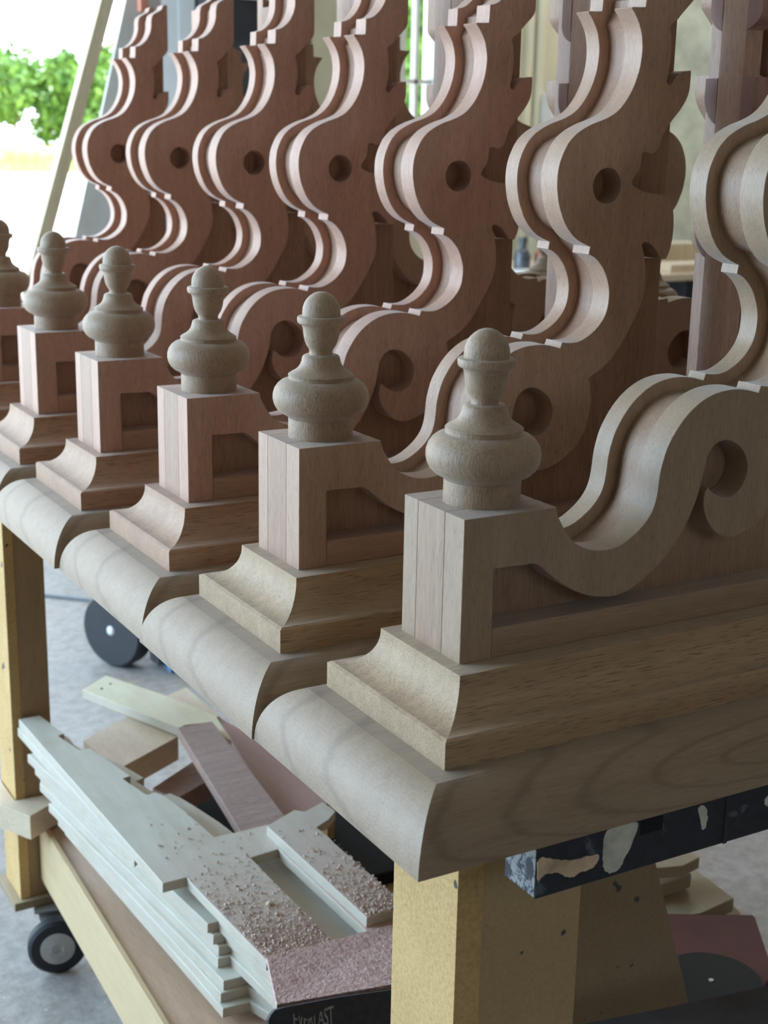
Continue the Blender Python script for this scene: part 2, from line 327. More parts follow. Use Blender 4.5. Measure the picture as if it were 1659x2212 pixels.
def lathe(name, prof, mat, loc=(0, 0, 0), parent=None, seg=72, axis='Z', **k):
    bm = bmesh.new(); rings = []
    for r, z in prof:
        if r < 1e-5: rings.append([bm.verts.new((0, 0, z))])
        else: rings.append([bm.verts.new((r * math.cos(2 * math.pi * i / seg), r * math.sin(2 * math.pi * i / seg), z)) for i in range(seg)])
    for a, b in zip(rings, rings[1:]):
        if len(a) == 1 and len(b) == 1: continue
        for i in range(seg):
            j = (i + 1) % seg
            if len(a) == 1: bm.faces.new((a[0], b[i], b[j]))
            elif len(b) == 1: bm.faces.new((a[i], a[j], b[0]))
            else: bm.faces.new((a[i], a[j], b[j], b[i]))
    if len(rings[0]) > 1: bm.faces.new(rings[0][::-1])
    if len(rings[-1]) > 1: bm.faces.new(rings[-1])
    for f in bm.faces: f.smooth = True
    for e in bm.edges:
        if len(e.link_faces) == 2:
            pass
    o = mesh_obj(name, bm, mat, parent, **k); o.location = loc
    for p in o.data.polygons: p.use_smooth = len(p.vertices) <= 4
    if axis == 'X': o.data.transform(Matrix.Rotation(math.radians(90), 4, 'Y'))
    if axis == 'Y': o.data.transform(Matrix.Rotation(math.radians(90), 4, 'X'))
    # keep turned arrises crisp
    bm = bmesh.new(); bm.from_mesh(o.data)
    sharp = [e for e in bm.edges if len(e.link_faces) == 2 and e.calc_face_angle(0) > math.radians(32)]
    bmesh.ops.split_edges(bm, edges=sharp); bm.to_mesh(o.data); bm.free()
    return o
def tube(bm, pts, r, seg=8):
    prev = None; up = Vector((0, 0, 1)); pts = [Vector(p) for p in pts]
    for i, p in enumerate(pts):
        d = (pts[min(i + 1, len(pts) - 1)] - pts[max(i - 1, 0)]).normalized()
        a = d.cross(up) if abs(d.dot(up)) < 0.98 else d.cross(Vector((1, 0, 0))); a.normalize(); b = d.cross(a)
        ring = [bm.verts.new(p + r * (math.cos(2 * math.pi * k / seg) * a + math.sin(2 * math.pi * k / seg) * b)) for k in range(seg)]
        if prev:
            for k in range(seg): bm.faces.new((prev[k], prev[(k + 1) % seg], ring[(k + 1) % seg], ring[k]))
        else: bm.faces.new(ring[::-1])
        prev = ring
    bm.faces.new(prev)
def copy_tree(o, parent=None):
    c = o.copy(); COL.objects.link(c)
    if parent: c.parent = parent
    for ch in list(o.children): copy_tree(ch, c)
    return c

# ------------------------------------------------------------------ the scrolled gables
XC = 0.4866                      # half length of a gable
T1, T2, TW = 0.0277, 0.0686, 0.0900   # front board, core, back board
c = 1
OUT = [(0, 0, c), (0, .118, c), (.0875, .118, c), (.0893, .1107), (.0950, .1009), (.0997, .0939), (.1070, .0866), (.1177, .0805), (.1302, .0767), (.1443, .0760), (.1566, .0784), (.1686, .0849), (.1788, .0929), (.1862, .1023), (.1899, .1121), (.1914, .1221), (.1920, .1293), (.1928, .1365), (.1944, .1436), (.1979, .1548), (.2034, .1650), (.2107, .1752), (.2199, .1844), (.2312, .1921), (.2428, .1970), (.2558, .1997), (.2691, .2002), (.2808, .1990), (.2897, .1969), (.2957, .1953, c), (.2979, .2013, c),
 (.3065, .2001), (.3175, .2005), (.3282, .2045), (.3391, .2117), (.3480, .2212), (.3530, .2316), (.3546, .2437), (.3539, .2535), (.3509, .2630), (.3461, .2725), (.3389, .2809), (.3318, .2862), (.3254, .2889, c), (.3266, .2965, c), (.3178, .2999), (.3105, .3035), (.3050, .3074), (.2982, .3140), (.2924, .3221), (.2882, .3308), (.2850, .3394), (.2828, .3494), (.2818, .3579), (.2820, .3678), (.2837, .3777), (.2875, .3875), (.2930, .3970), (.3006, .4047), (.3093, .4103), (.3218, .4160), (.3332, .4197), (.3429, .4236), (.3510, .4283), (.3588, .4355), (.3665, .4460), (.3723, .4576), (.3764, .4705), (.3781, .4845), (.3777, .4946), (.3751, .5058), (.3711, .5140), (.3662, .5212), (.3618, .5262, c), (.3632, .5274, c), (.3770, .5280), (.3793, .5300), (.3800, .5465), (.3806, .5480, c),
 (.3865, .5492), (.3937, .5530), (.4020, .5608), (.4083, .5715), (.4114, .5825), (.4118, .5935), (.4142, .6030), (.4200, .6082), (.4280, .6120), (.4330, .6158), (.4348, .6205), (.4375, .6232, c), (.4441, .6235, c),
 (.4441, .5460, c), (.4415, .5395), (.4340, .5318), (.4265, .5244), (.4206, .5182), (.4140, .5137), (.4125, .5097), (.4145, .5033), (.4158, .4903), (.4157, .4793), (.4136, .4661), (.4125, .4606), (.4134, .4568), (.4162, .4558), (.4190, .4564), (.4216, .4603), (.4262, .4654), (.4330, .4690), (.4432, .4706, c), (.4437, .4638), (.4431, .4516), (.4401, .4426), (.4349, .4347), (.4296, .4284), (.4242, .4227), (.4189, .4165), (.4140, .4098), (.4100, .4020), (.4075, .3940), (.4021, .3887), (.3973, .3880), (.3923, .3896), (.3872, .3888), (.3859, .3856), (.3855, .3798), (.3842, .3725), (.3798, .3666), (.3757, .3608), (.3768, .3571), (.3818, .3542), (.3878, .3519), (.3958, .3497), (.4036, .3486), (.4126, .3477), (.4215, .3464), (.4291, .3399), (.4331, .3293), (.4346, .3172), (.4343, .3036), (.4312, .2890), (.4274, .2818, c), (.4196, .2823), (.4160, .2872), (.4104, .2934), (.4041, .2981), (.3981, .2997), (.3943, .2976), (.3952, .2925), (.3984, .2846), (.4009, .2709), (.4018, .2556), (.4000, .2419), (.3942, .2283), (.3856, .2133), (.3755, .1965), (.3633, .1815), (.3506, .1710), (.3377, .1642), (.3342, .1612, c),
 (.3361, .1563), (.3378, .1473), (.3387, .1382), (.3380, .1257), (.3348, .1115), (.3280, .0976), (.3187, .0876), (.3081, .0800), (.2970, .0742), (.2860, .0706), (.2774, .0697), (.2682, .0718), (.2594, .0765), (.2510, .0848), (.2462, .0930), (.2436, .1010), (.2431, .1079), (.2441, .1137), (.2466, .1172, c), (.2557, .1102), (.2658, .1065), (.2760, .1072), (.2863, .1150), (.2905, .1305), (.2835, .1462), (.2671, .1565), (.2529, .1552), (.2444, .1470), (.2408, .1346), (.2390, .1244), (.2370, .1157), (.2341, .1071), (.2287, .0943), (.2206, .0804), (.2105, .0681), (.1985, .0562), (.1846, .0461), (.1688, .0379), (.1528, .0346), (.1385, .0357), (.1241, .0390), (.1098, .0451), (.0955, .0537), (.0848, .0617), (.0759, .0693), (.0707, .0729), (.0657, .0743), (.0599, .0742), (.0330, .0747), (.0290, .0720), (.0292, .0478, c), (.0296, 0, c)]
outline = smooth_path(OUT, 4)
hole = [(.3440 + .0176 * math.cos(a * math.pi / 24), .3563 + .0176 * math.sin(a * math.pi / 24)) for a in range(48)]

def inset(path, d):
    out = []
    n = len(path)
    for i in range(1, n - 1):
        a, b, e = Vector(path[i - 1]), Vector(path[i]), Vector(path[i + 1])
        t = (e - a)
        if t.length < 1e-7: continue
        t.normalize(); out.append(b + Vector((t.y, -t.x)) * d)
    def seg_dist(p, a, b):
        ab = b - a; u = max(0, min(1, (p - a).dot(ab) / max(ab.length_squared, 1e-12))); return (p - a - ab * u).length
    P = [Vector(q) for q in path]
    return [tuple(q) for q in out if min(seg_dist(q, P[j], P[j + 1]) for j in range(n - 1)) > d * 0.97]
i0 = min(range(len(outline)), key=lambda i: (outline[i][0] - .0875) ** 2 + (outline[i][1] - .118) ** 2)
i1 = min(range(len(outline)), key=lambda i: (outline[i][0] - .4441) ** 2 + (outline[i][1] - .6235) ** 2)
ins = inset(outline[i0:i1 + 1], 0.0125)
ins = [p for p in ins if p[0] < .4445]
XM = .4447
core_outline = [(0, 0), (0, .118), (.0870, .118)] + ins + [(XM, ins[-1][1]), (XM, .3345), (.3900, .3345), (.3900, .2803), (XM, .2803), (XM, 0)]
flip = lambda lp: [(2 * XC - x, z) for x, z in lp][::-1]

def moulding(name, levels, mat, parent, **k):
    """mitred stack of rings: (x overhang, near overhang, far overhang, z)"""
    bm = bmesh.new(); rings = []
    for ox, on, of, z in levels:
        rings.append([bm.verts.new(p) for p in ((-ox, -on, z), (2 * XC + ox, -on, z), (2 * XC + ox, TW + of, z), (-ox, TW + of, z))])
    for a, b in zip(rings, rings[1:]):
        for i in range(4): bm.faces.new((a[i], a[(i + 1) % 4], b[(i + 1) % 4], b[i]))
    bm.faces.new(rings[0]); bm.faces.new(rings[-1][::-1])
    return mesh_obj(name, bm, mat, parent, **k)
cove = [(.0130, .0208, .0124, 0.0), (.0130, .0208, .0124, -.0022)]
for i in range(1, 15):
    a = i / 14 * math.pi / 2
    cove.append((.0130 + .0290 * (1 - math.cos(a)), .0208 + .0290 * (1 - math.cos(a)), .0124 + .0320 * (1 - math.cos(a)), -.0022 - .0330 * math.sin(a)))
cove += [(.0449, .0524, .0482, -.0370), (.0449, .0524, .0482, -.0592)]
bull = [(.0620, .0684, .0516, -.0592)]
for i in range(1, 19):
    a = math.radians(14) + i / 18 * (math.pi / 2 - math.radians(14))
    s_, c_ = math.sin(a), math.cos(a); s0, c0 = math.sin(math.radians(14)), math.cos(math.radians(14))
    u = (s_ - s0) / (1 - s0); w = (c0 - c_) / c0
    bull.append((.0620 + .0350 * u, .0684 + .0344 * u, .0516 + .0342 * u, -.0592 - .0543 * w))

FIN = [(.0315, .118), (.0312, .1365), (.0330, .1388), (.0392, .1420), (.0428, .1455), (.0452, .1500), (.0464, .1550), (.0462, .1600), (.0447, .1650), (.0418, .1692), (.0380, .1722), (.0338, .1738), (.0312, .1742), (.0311, .1772), (.0316, .1780), (.0314, .1786), (.0290, .1803), (.0255, .1822), (.0224, .1846), (.0203, .1874), (.0190, .1905), (.0184, .1935), (.0178, .1955), (.0166, .1969), (.0150, .1976), (.0114, .1977), (.0111, .1990), (.0111, .2013), (.0121, .2035), (.0142, .2065), (.0158, .2108), (.0169, .2160), (.0175, .2222), (.0186, .2255), (.0193, .2264), (.0212, .2268), (.0226, .2280), (.0230, .2297), (.0231, .2322), (.0226, .2336), (.0214, .2342), (.0182, .2343), (.0182, .2385), (.0177, .2425), (.0163, .2466), (.0140, .2503), (.0110, .2533), (.0074, .2558), (.0036, .2571), (0, .2576)]

def build_gable():
    g = empty('scrolled_gable')
    moulding('base_moulding', bull, M['base'], g)
    moulding('cove_moulding', cove, M['cove'], g)
    for side in (0, 1):
        f = flip if side else (lambda q: q)
        plate('front_scroll', [f(outline), f(hole)], 0, T1, M['scroll'], g, bev=.0004)
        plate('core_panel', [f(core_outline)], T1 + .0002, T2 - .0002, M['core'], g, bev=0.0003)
        plate('back_scroll', [f(outline), f(hole)], T2, TW, M['scroll'], g, bev=.0004)
        fx = 2 * XC - .0454 if side else .0454
        lathe('finial', FIN, M['turned'], (fx, .045, 0), g)
    box_obj('bottom_rail', (.0300, .0006, 0.0002), (2 * XC - .0300, T1, .0249), M['rail'], g, 0.0006)
    box_obj('bottom_rail', (.0300, T2, 0.0002), (2 * XC - .0300, TW - .0006, .0249), M['rail'], g, 0.0006)
    return g

def bracket_block(name, y0, y1, x0, x1, ztop, zbot, ztip, side, mat, parent):
    """chamfered block with a bell-shaped underside; side = -1 sticks out towards -Y, +1 towards +Y"""
    bm = bmesh.new(); rings = []
    ch = 0.006
    def ring(d, z, sx):
        xa, xb = x0 - sx, x1 + sx
        ya = y0 if side > 0 else y1; yb = ya + side * d
        cc = min(ch, d * 0.4)
        pts = [(xa, ya, z), (xb, ya, z), (xb, yb - side * cc, z), (xb - cc, yb, z), (xa + cc, yb, z), (xa, yb - side * cc, z)]
        rings.append([bm.verts.new(p) for p in pts])
    full = abs(y1 - y0)
    ring(full, ztop, .0005); ring(full, zbot, .0005)
    for i in range(1, 8):
        t = i / 7; ring(max(full * math.cos(t * math.pi / 2) ** 0.75, .0006), zbot + (ztip - zbot) * (math.sin(t * math.pi / 2) * .55 + t * .45), .0005 * (1 - t))
    for a, b in zip(rings, rings[1:]):
        for i in range(6): bm.faces.new((a[i], a[(i + 1) % 6], b[(i + 1) % 6], b[i]))
    bm.faces.new(rings[0]); bm.faces.new(rings[-1][::-1])
    return mesh_obj(name, bm, mat, parent)
def king_post(parent, dy):
    # central spindle of square timber with bell-bottomed blocks on its faces
    y0, y1 = -.0150 + dy, .0215 + dy
    p = box_obj('king_post', (.500, y0, .0003), (.5235, y1, .70), M['post'], parent, 0.0008)
    for ztop, zbot, ztip in ((.60, .5308, .5127), (.4654, .4459, .4192), (.3300, .3080, .2800)):
        bracket_block('bracket_block', y0 - .027, y0 - .0002, .500, .5235, ztop, zbot, ztip, -1, M['block'], p)
        bracket_block('bracket_block', y1 + .0002, y1 + .024, .500, .5235, ztop, zbot, ztip, 1, M['block'], p)
    return p

proto = build_gable()
YK = [0, .2794, .5595, .8438, 1.1225, 1.4182, 1.7333]
DX = [0, -.0018, .0007, -.0038, -.0013, -.0008, .0060]
GL = ['nearest scrolled wooden gable, only its pale left post and lower scroll in view',
      'second scrolled wooden gable from the camera, directly behind the nearest one',
      'third scrolled wooden gable from the camera, in the middle of the row',
      'fourth scrolled wooden gable from the camera, its finial left of the second large finial',
      'fifth scrolled wooden gable from the camera, its post near the left frame edge',
      'sixth scrolled wooden gable from the camera, its finial cut by the left frame edge',
      'farthest scrolled wooden gable, its whole stepped top visible against the bright doorway']
gables = []
for i in range(7):
    g = proto if i == 0 else copy_tree(proto)
    g.location = (DX[i], YK[i], 0); g['label'] = GL[i]; g['category'] = 'gable'; g['group'] = 'scrolled wooden gables on the bench'
    gables.append(g)
for gi, g in enumerate(gables):          # boards of slightly different colour were used from one gable to the next
    for ch in g.children:
        mm = ({'mahogany_face': 'scroll_olive', 'mahogany_core': 'core_olive', 'mahogany_rail': 'rail_olive'} if gi == 0 else {'mahogany_face': 'scroll_brown'} if gi == 1 else {'mahogany_moulding': 'cove_red'})
        k = mm.get(ch.material_slots[0].material.name)
        if ch.data.vertices[0].co.x > .5 and ch.material_slots[0].material.name == 'mahogany_face' and gi: k = 'scroll_brown'      # right halves
        if k: ch.material_slots[0].link = 'OBJECT'; ch.material_slots[0].material = M[k]
king_post(gables[1], 0.0)
king_post(gables[2], -.017)

# ------------------------------------------------------------------ bench under the gables
ZB = -.1136
b = empty('work_bench', (0, 0, 0), label='tall rolling bench of yellow particle board carrying the row of wooden gables', cat='workbench')
box_obj('bench_top', (.000, -.020, ZB - .0190), (.93, 1.95, ZB - .0003), M['particle'], b, 0.001)
# near left leg: end board, strip and wide side panel
leg = box_obj('leg', (.0062, .000, -.895), (.0320, .104, ZB - .0195), M['particle'], b, 0.0008)
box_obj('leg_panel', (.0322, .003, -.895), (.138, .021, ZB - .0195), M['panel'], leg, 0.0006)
leg2 = box_obj('leg', (-.0105, 1.325, -.885), (.0060, 1.415, ZB - .0195), M['particle'], b, 0.0008)
box_obj('leg_panel', (.0062, 1.327, -.885), (.0555, 1.342, ZB - .0195), M['legbrown'], leg2, 0.0006)
box_obj('foot_plate', (-.0239, 1.315, -.900), (.085, 1.43, -.8852), M['plytan'], leg2, 0.0006)
for (x, y) in ((.86, .0), (.86, 1.325)):
    box_obj('leg', (x, y, -.895), (x + .03, y + .10, ZB - .0195), M['particle'], b, 0.0008)
def slant_box(name, pts, z0, z1, mat, parent, **k):
    bm = bmesh.new(); lo = [bm.verts.new((x, y, z0)) for x, y in pts]; hi = [bm.verts.new((x, y, z1)) for x, y in pts]
    bm.faces.new(lo[::-1]); bm.faces.new(hi); n = len(pts)
    for i in range(n): bm.faces.new((lo[i], lo[(i + 1) % n], hi[(i + 1) % n], hi[i]))
    bmesh.ops.bevel(bm, geom=bm.edges[:], offset=.0008, segments=1, affect='EDGES')
    return mesh_obj(name, bm, mat, parent, **k)
slant_box('lower_shelf', [(.0022, .46), (.80, .46), (.80, 1.322), (.0343, 1.322)], -.763, -.7455, M['shelf'], b)
slant_box('shelf_rail', [(-.0067, .48), (.0019, .48), (.0340, 1.322), (.0254, 1.322)], -.853, -.7405, M['railboard'], b)
for (x, y, n_) in ((.031, 1.262, 1), (.88, .05, 0), (.88, 1.37, 0), (.07, .05, 0)):
    ca = empty('caster', (x, y, -1.0), (0, 0, math.radians(-14)), b)
    zt = .0995 if n_ else .104
    bm = bmesh.new()
    box(bm, (-.035, .030, zt - .004), (.035, .105, zt), .001)
    for s in (-1, 1):
        vs = [(-.030, .068 + s * .018, zt - .004), (.030, .068 + s * .018, zt - .004), (.012, s * .019, .040), (-.012, s * .019, .040)]
        q = [bm.verts.new(p) for p in vs] + [bm.verts.new((p[0], p[1] + s * .003, p[2])) for p in vs]
        for fc in ((0, 1, 2, 3), (7, 6, 5, 4), (0, 4, 5, 1), (1, 5, 6, 2), (2, 6, 7, 3), (3, 7, 4, 0)): bm.faces.new([q[i] for i in fc])
    mesh_obj('fork', bm, M['metal'], ca)
    w = lathe('wheel', [(.030, -.013), (.044, -.013), (.0495, -.008), (.0500, 0), (.0495, .008), (.044, .013), (.030, .013)], M['rubber'], (0, 0, .0502), ca, 40, axis='Y')
    h = lathe('hub', [(.006, -.0145), (.010, -.0165), (.029, -.0142), (.0298, 0), (.029, .0142), (.010, .0165), (.006, .0145)], M['greywheel'], (0, 0, 0), w, 32, axis='Y')

# black painted steel bar lying under the nearest gable
bar = box_obj('steel_beam', (.0095, -.1005, ZB - .0440), (1.15, -.060, ZB - .0003), M['steel'], None, 0.0015, label='black painted steel bar splashed with cream paint below the nearest gable', cat='beam')
def splat(name, pts, seed, mat, parent, y=-.1005):
    rnd = random.Random(seed); sm = smooth_path([(x, ZB + z) for x, z in pts], 5)
    sm = [(x + rnd.uniform(-1, 1) * .0006, max(min(z + rnd.uniform(-1, 1) * .0006, ZB - .001), ZB - .0435)) for x, z in sm]
    return plate(name, [sm], y - .0006, y + .0001, mat, parent, bev=.0001)
splat('paint_patch', [(.0754, -.0020), (.1050, -.0020), (.1005, -.021), (.0956, -.0294), (.0909, -.0374), (.084, -.0408), (.0754, -.0363), (.073, -.0225)], 3, M['creampaint'], bar)
splat('paint_patch', [(.0112, -.0105), (.0239, -.013), (.0405, -.0182), (.066, -.0202), (.0686, -.0244), (.0643, -.0305), (.0528, -.0316), (.0415, -.0338), (.0294, -.0265), (.016, -.0251), (.0112, -.0287)], 5, M['peachpaint'], bar)
splat('paint_patch', [(.1690, -.0046), (.1768, -.0052), (.1795, -.0174), (.1769, -.0263), (.1728, -.0199)], 21, M['creampaint'], bar)
splat('paint_patch', [(.2440, -.0120), (.2560, -.0150), (.2560, -.0230), (.2440, -.0200)], 22, M['creampaint'], bar)
box_obj('painted_end', (.0089, -.0995, ZB - .0425), (.0096, -.061, ZB - .0015), M['speckle'], bar)
box_obj('slot', (.1098, -.1010, ZB - .0143), (.132, -.1003, ZB - .0025), M['bin'], bar)
box_obj('joint', (.1990, -.1013, ZB - .0440), (.2030, -.1003, ZB - .0004), M['rubber'], bar)
SHEETS = [
    ('plywood_template', 'plydust', 'uppermost plywood template of the left stack, notched and dusted with wood chips', -0.55, 0.0714, 0.0152, [(-0.0008, 0.0171), (0.0347, 0.0171), (0.0512, -0.0625), (0.0403, -0.0654), (0.0552, -0.1234), (0.0582, -0.1261), (0.0731, -0.1249), (0.101, -0.2372), (0.087, -0.239), (0.1018, -0.2983), (0.1054, -0.3012), (0.1171, -0.2976), (0.1242, -0.3085), (0.1327, -0.3446), (0.1371, -0.3702), (0.1429, -0.4129), (0.1482, -0.4525), (0.178, -0.4541), (0.225, -0.4541), (0.2785, -0.4561), (0.2995, -0.6178), (0.3136, -0.7518), (0.2377, -0.7508), (0.2207, -0.5543), (0.2181, -0.5201), (0.1731, -0.5241), (0.1882, -0.7472), (0.0933, -0.7465), (0.0729, -0.5429), (0.0737, -0.5321), (0.0384, -0.5326)]),
    ('plywood_template', 'ply', 'narrow plywood template fanned out directly under the topmost template', -0.5655, 0.0714, 0.0152, [(-0.0031, 0.0183), (0.0363, 0.0193), (0.0633, -0.0503), (0.0627, -0.0712), (0.0934, -0.1891), (0.0904, -0.3864), (0.0334, -0.4347)]),
    ('plywood_template', 'ply', 'plywood template with a long curved right edge, third from the top of the left stack', -0.581, 0.0714, 0.0152, [(-0.0064, -0.0476), (0.0113, -0.0485), (0.0495, -0.0911), (0.099, -0.0943), (0.1216, -0.148), (0.1374, -0.1967), (0.1217, -0.202), (0.133, -0.2392), (0.1452, -0.2599), (0.1567, -0.258), (0.1664, -0.278), (0.1764, -0.3098), (0.1926, -0.371), (0.1989, -0.4056), (0.2335, -0.4228), (0.2634, -0.6036), (0.2941, -0.7314), (0.1068, -0.7299), (0.0902, -0.6017), (0.0749, -0.6006)]),
    ('plywood_template', 'ply', 'plywood template in the left stack, fourth from the top', -0.5965, 0.0714, 0.0152, [(0.0003, -0.0625), (0.0187, -0.0623), (0.105, -0.2072), (0.2282, -0.434), (0.2617, -0.6072), (0.283, -0.7327), (0.1128, -0.7378), (0.0975, -0.6076), (0.0805, -0.6064)]),
    ('plywood_template', 'ply', 'plywood template in the left stack, fifth from the top', -0.612, 0.0714, 0.0152, [(0.0081, -0.0645), (0.0266, -0.0643), (0.1132, -0.2087), (0.239, -0.4106), (0.273, -0.5861), (0.2905, -0.7203), (0.1149, -0.7336), (0.1032, -0.6122), (0.0862, -0.6109)]),
    ('plywood_template', 'ply', 'plywood template in the left stack, fourth from the bottom', -0.6275, 0.0714, 0.0152, [(0.0072, -0.0626), (0.0257, -0.0626), (0.1129, -0.2065), (0.2499, -0.3871), (0.2843, -0.5649), (0.2979, -0.7081), (0.1168, -0.7295), (0.1005, -0.6156), (0.0835, -0.6142)]),
    ('plywood_template', 'ply', 'plywood template in the left stack, third from the bottom, its notch reaching farther forward', -0.643, 0.0714, 0.0152, [(0.0085, -0.104), (0.0267, -0.1042), (0.113, -0.2443), (0.2497, -0.3873), (0.2848, -0.5642), (0.2835, -0.7337), (0.1465, -0.7369), (0.1177, -0.6433), (0.0796, -0.6413)]),
    ('plywood_template', 'ply', 'plywood template in the left stack, second from the bottom', -0.6585, 0.0714, 0.0152, [(0.0165, -0.125), (0.0346, -0.1254), (0.1206, -0.2635), (0.2604, -0.3641), (0.296, -0.5433), (0.2872, -0.728), (0.146, -0.738), (0.1125, -0.6455), (0.0745, -0.6434)]),
    ('plywood_template', 'ply', 'lowest plywood template of the left stack, lying on the brown shelf', -0.674, 0.0714, 0.0152, [(0.0255, -0.1307), (0.0437, -0.1312), (0.1298, -0.2686), (0.2712, -0.341), (0.3072, -0.5224), (0.2908, -0.7224), (0.1454, -0.7393), (0.1105, -0.6564), (0.0727, -0.654)]),
    ('plywood_template', 'plydust', 'plywood template overlapping the stack on its right, below the nearest gable', -0.5345, 0.0714, 0.0152, [(0.2184, -0.4822), (0.2408, -0.4714), (0.2751, -0.4568), (0.277, -0.4591), (0.2863, -0.4677), (0.3237, -0.4538), (0.3289, -0.4856), (0.3086, -0.5022), (0.2822, -0.5148), (0.2862, -0.5408), (0.2863, -0.5633), (0.2988, -0.7078), (0.3022, -0.7401), (0.2403, -0.7403)]),
    ('plywood_strip', 'plyyellow', 'long yellowish plywood strip with two nail holes, pointing out over the concrete floor', -0.594, 0, 0.017, [(0.1675, 0.2018), (0.2282, 0.2496), (0.2896, 0.1129), (0.3367, -0.0216), (0.3172, -0.1315), (0.311, -0.1068), (0.3168, -0.0434), (0.2731, -0.0343), (0.2601, -0.041)]),
    ('plywood_offcut', 'maple', 'small tan plywood offcut with rusty stain, behind the long plywood strip', -0.612, 0, 0.012, [(0.2873, 0.1359), (0.3572, 0.1686), (0.3574, 0.0104), (0.3212, 0.0198)]),
    ('maple_board', 'maple', 'wide pale board with a knot lying under the long plywood strip', -0.615, 0, 0.044, [(0.1111, 0.0282), (0.1546, 0.0587), (0.2172, 0.0954), (0.2705, -0.0013), (0.2615, -0.03), (0.138, -0.1002), (0.1177, -0.0367)]),
    ('mahogany_plank', 'plank', 'rough-sawn mahogany plank leaning across the offcuts', -0.5715, 0.0714, 0.017, [(0.2422, -0.076), (0.3052, -0.0774), (0.2815, -0.4266), (0.2031, -0.4267)]),
    ('mahogany_plank', 'plank2', 'smooth reddish mahogany plank half hidden under the gables', -0.62, 0, 0.022, [(0.3614, 0.0366), (0.3808, -0.0769), (0.3794, -0.3668), (0.3065, -0.3989), (0.29, -0.3678)]),
    ('mahogany_offcut', 'plank', 'short rough mahogany offcut beneath the rough-sawn plank', -0.665, 0, 0.035, [(0.1867, -0.1006), (0.2874, -0.0343), (0.2855, -0.1144), (0.2055, -0.1569)]),
    ('maple_block', 'maple', 'thick pale wood block jutting out left under the plywood stack', -0.697, 0, 0.043, [(-.0068, -.0442), (.0967, .0186), (.098, .0235), (-.0125, .0235), (-.0125, .125), (-.0487, .1006), (-.0754, .0885)]),
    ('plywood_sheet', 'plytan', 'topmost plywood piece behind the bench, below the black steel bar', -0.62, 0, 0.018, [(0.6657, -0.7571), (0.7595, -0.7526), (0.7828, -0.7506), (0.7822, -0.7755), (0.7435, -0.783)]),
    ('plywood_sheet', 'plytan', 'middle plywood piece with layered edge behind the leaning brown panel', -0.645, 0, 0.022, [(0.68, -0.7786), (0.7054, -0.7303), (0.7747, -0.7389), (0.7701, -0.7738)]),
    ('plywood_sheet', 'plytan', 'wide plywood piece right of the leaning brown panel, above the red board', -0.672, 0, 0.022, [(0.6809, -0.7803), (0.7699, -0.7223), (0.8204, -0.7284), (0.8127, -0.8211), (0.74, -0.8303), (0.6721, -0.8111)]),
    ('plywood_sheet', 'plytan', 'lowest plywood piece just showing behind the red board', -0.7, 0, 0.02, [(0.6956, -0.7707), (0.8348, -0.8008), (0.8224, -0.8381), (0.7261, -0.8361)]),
]

# ------------------------------------------------------------------ offcuts and templates on the shelf
for name, mat, lab, z0, kk, th, pts in SHEETS:
    o = plate(name, [pts], -th, 0, M[mat], None, bev=.0006, axis='Z', label=lab, cat='board' if 'plank' in name or 'board' in name or 'block' in name or 'offcut' in name else 'plywood')
    o.location = (0, 1.3, z0); o.rotation_euler = (math.atan(kk), 0, 0)
    if name == 'plywood_template': o['group'] = 'plywood templates stacked on the shelf'
    if name == 'plywood_strip':
        for hx, hy in ((.200, .190), (.222, .205)):
            h = lathe('nail_hole', [(.0028, 0), (.0028, .0004)], M['bin'], (hx, hy, .0), o, 12)

def noisy_slab(name, quad, nu, nv, amp, mat, thick, parent=None, **k):
    a, b, c_, d = [Vector(p) for p in quad]; nrm = (b - a).cross(d - a).normalized()
    bm = bmesh.new(); rnd = random.Random(4); g = []
    for j in range(nv + 1):
        row = []
        for i in range(nu + 1):
            u, v = i / nu, j / nv
            p = (a * (1 - u) + b * u) * (1 - v) + (d * (1 - u) + c_ * u) * v
            row.append(bm.verts.new(p - nrm * (rnd.random() ** 2 * amp if 0 < i < nu and 0 < j < nv else 0)))
        g.append(row)
    for j in range(nv):
        for i in range(nu): bm.faces.new((g[j][i], g[j][i + 1], g[j + 1][i + 1], g[j + 1][i]))
    back = [bm.verts.new(p + nrm * thick) for p in (a, b, c_, d)]
    bm.faces.new(back[::-1])
    edges = ([g[0][i] for i in range(nu + 1)], [g[j][nu] for j in range(nv + 1)], [g[nv][i] for i in range(nu, -1, -1)], [g[j][0] for j in range(nv, -1, -1)])
    for e, (p, q) in zip(edges, ((0, 1), (1, 2), (2, 3), (3, 0))): bm.faces.new(list(e)[::-1] + [back[p], back[q]])
    return mesh_obj(name, bm, mat, parent, smooth=False, **k)
pink = noisy_slab('chip_covered_board', [(.0925, .5545, -.6036), (.2950, .5450, -.6050), (.2400, .4320, -.6115), (.0670, .4720, -.6150)], 190, 60, .0034, M['chips'], -.008,
    label='upright board thickly covered with pink sawdust at the front end of the plywood stack', cat='board')

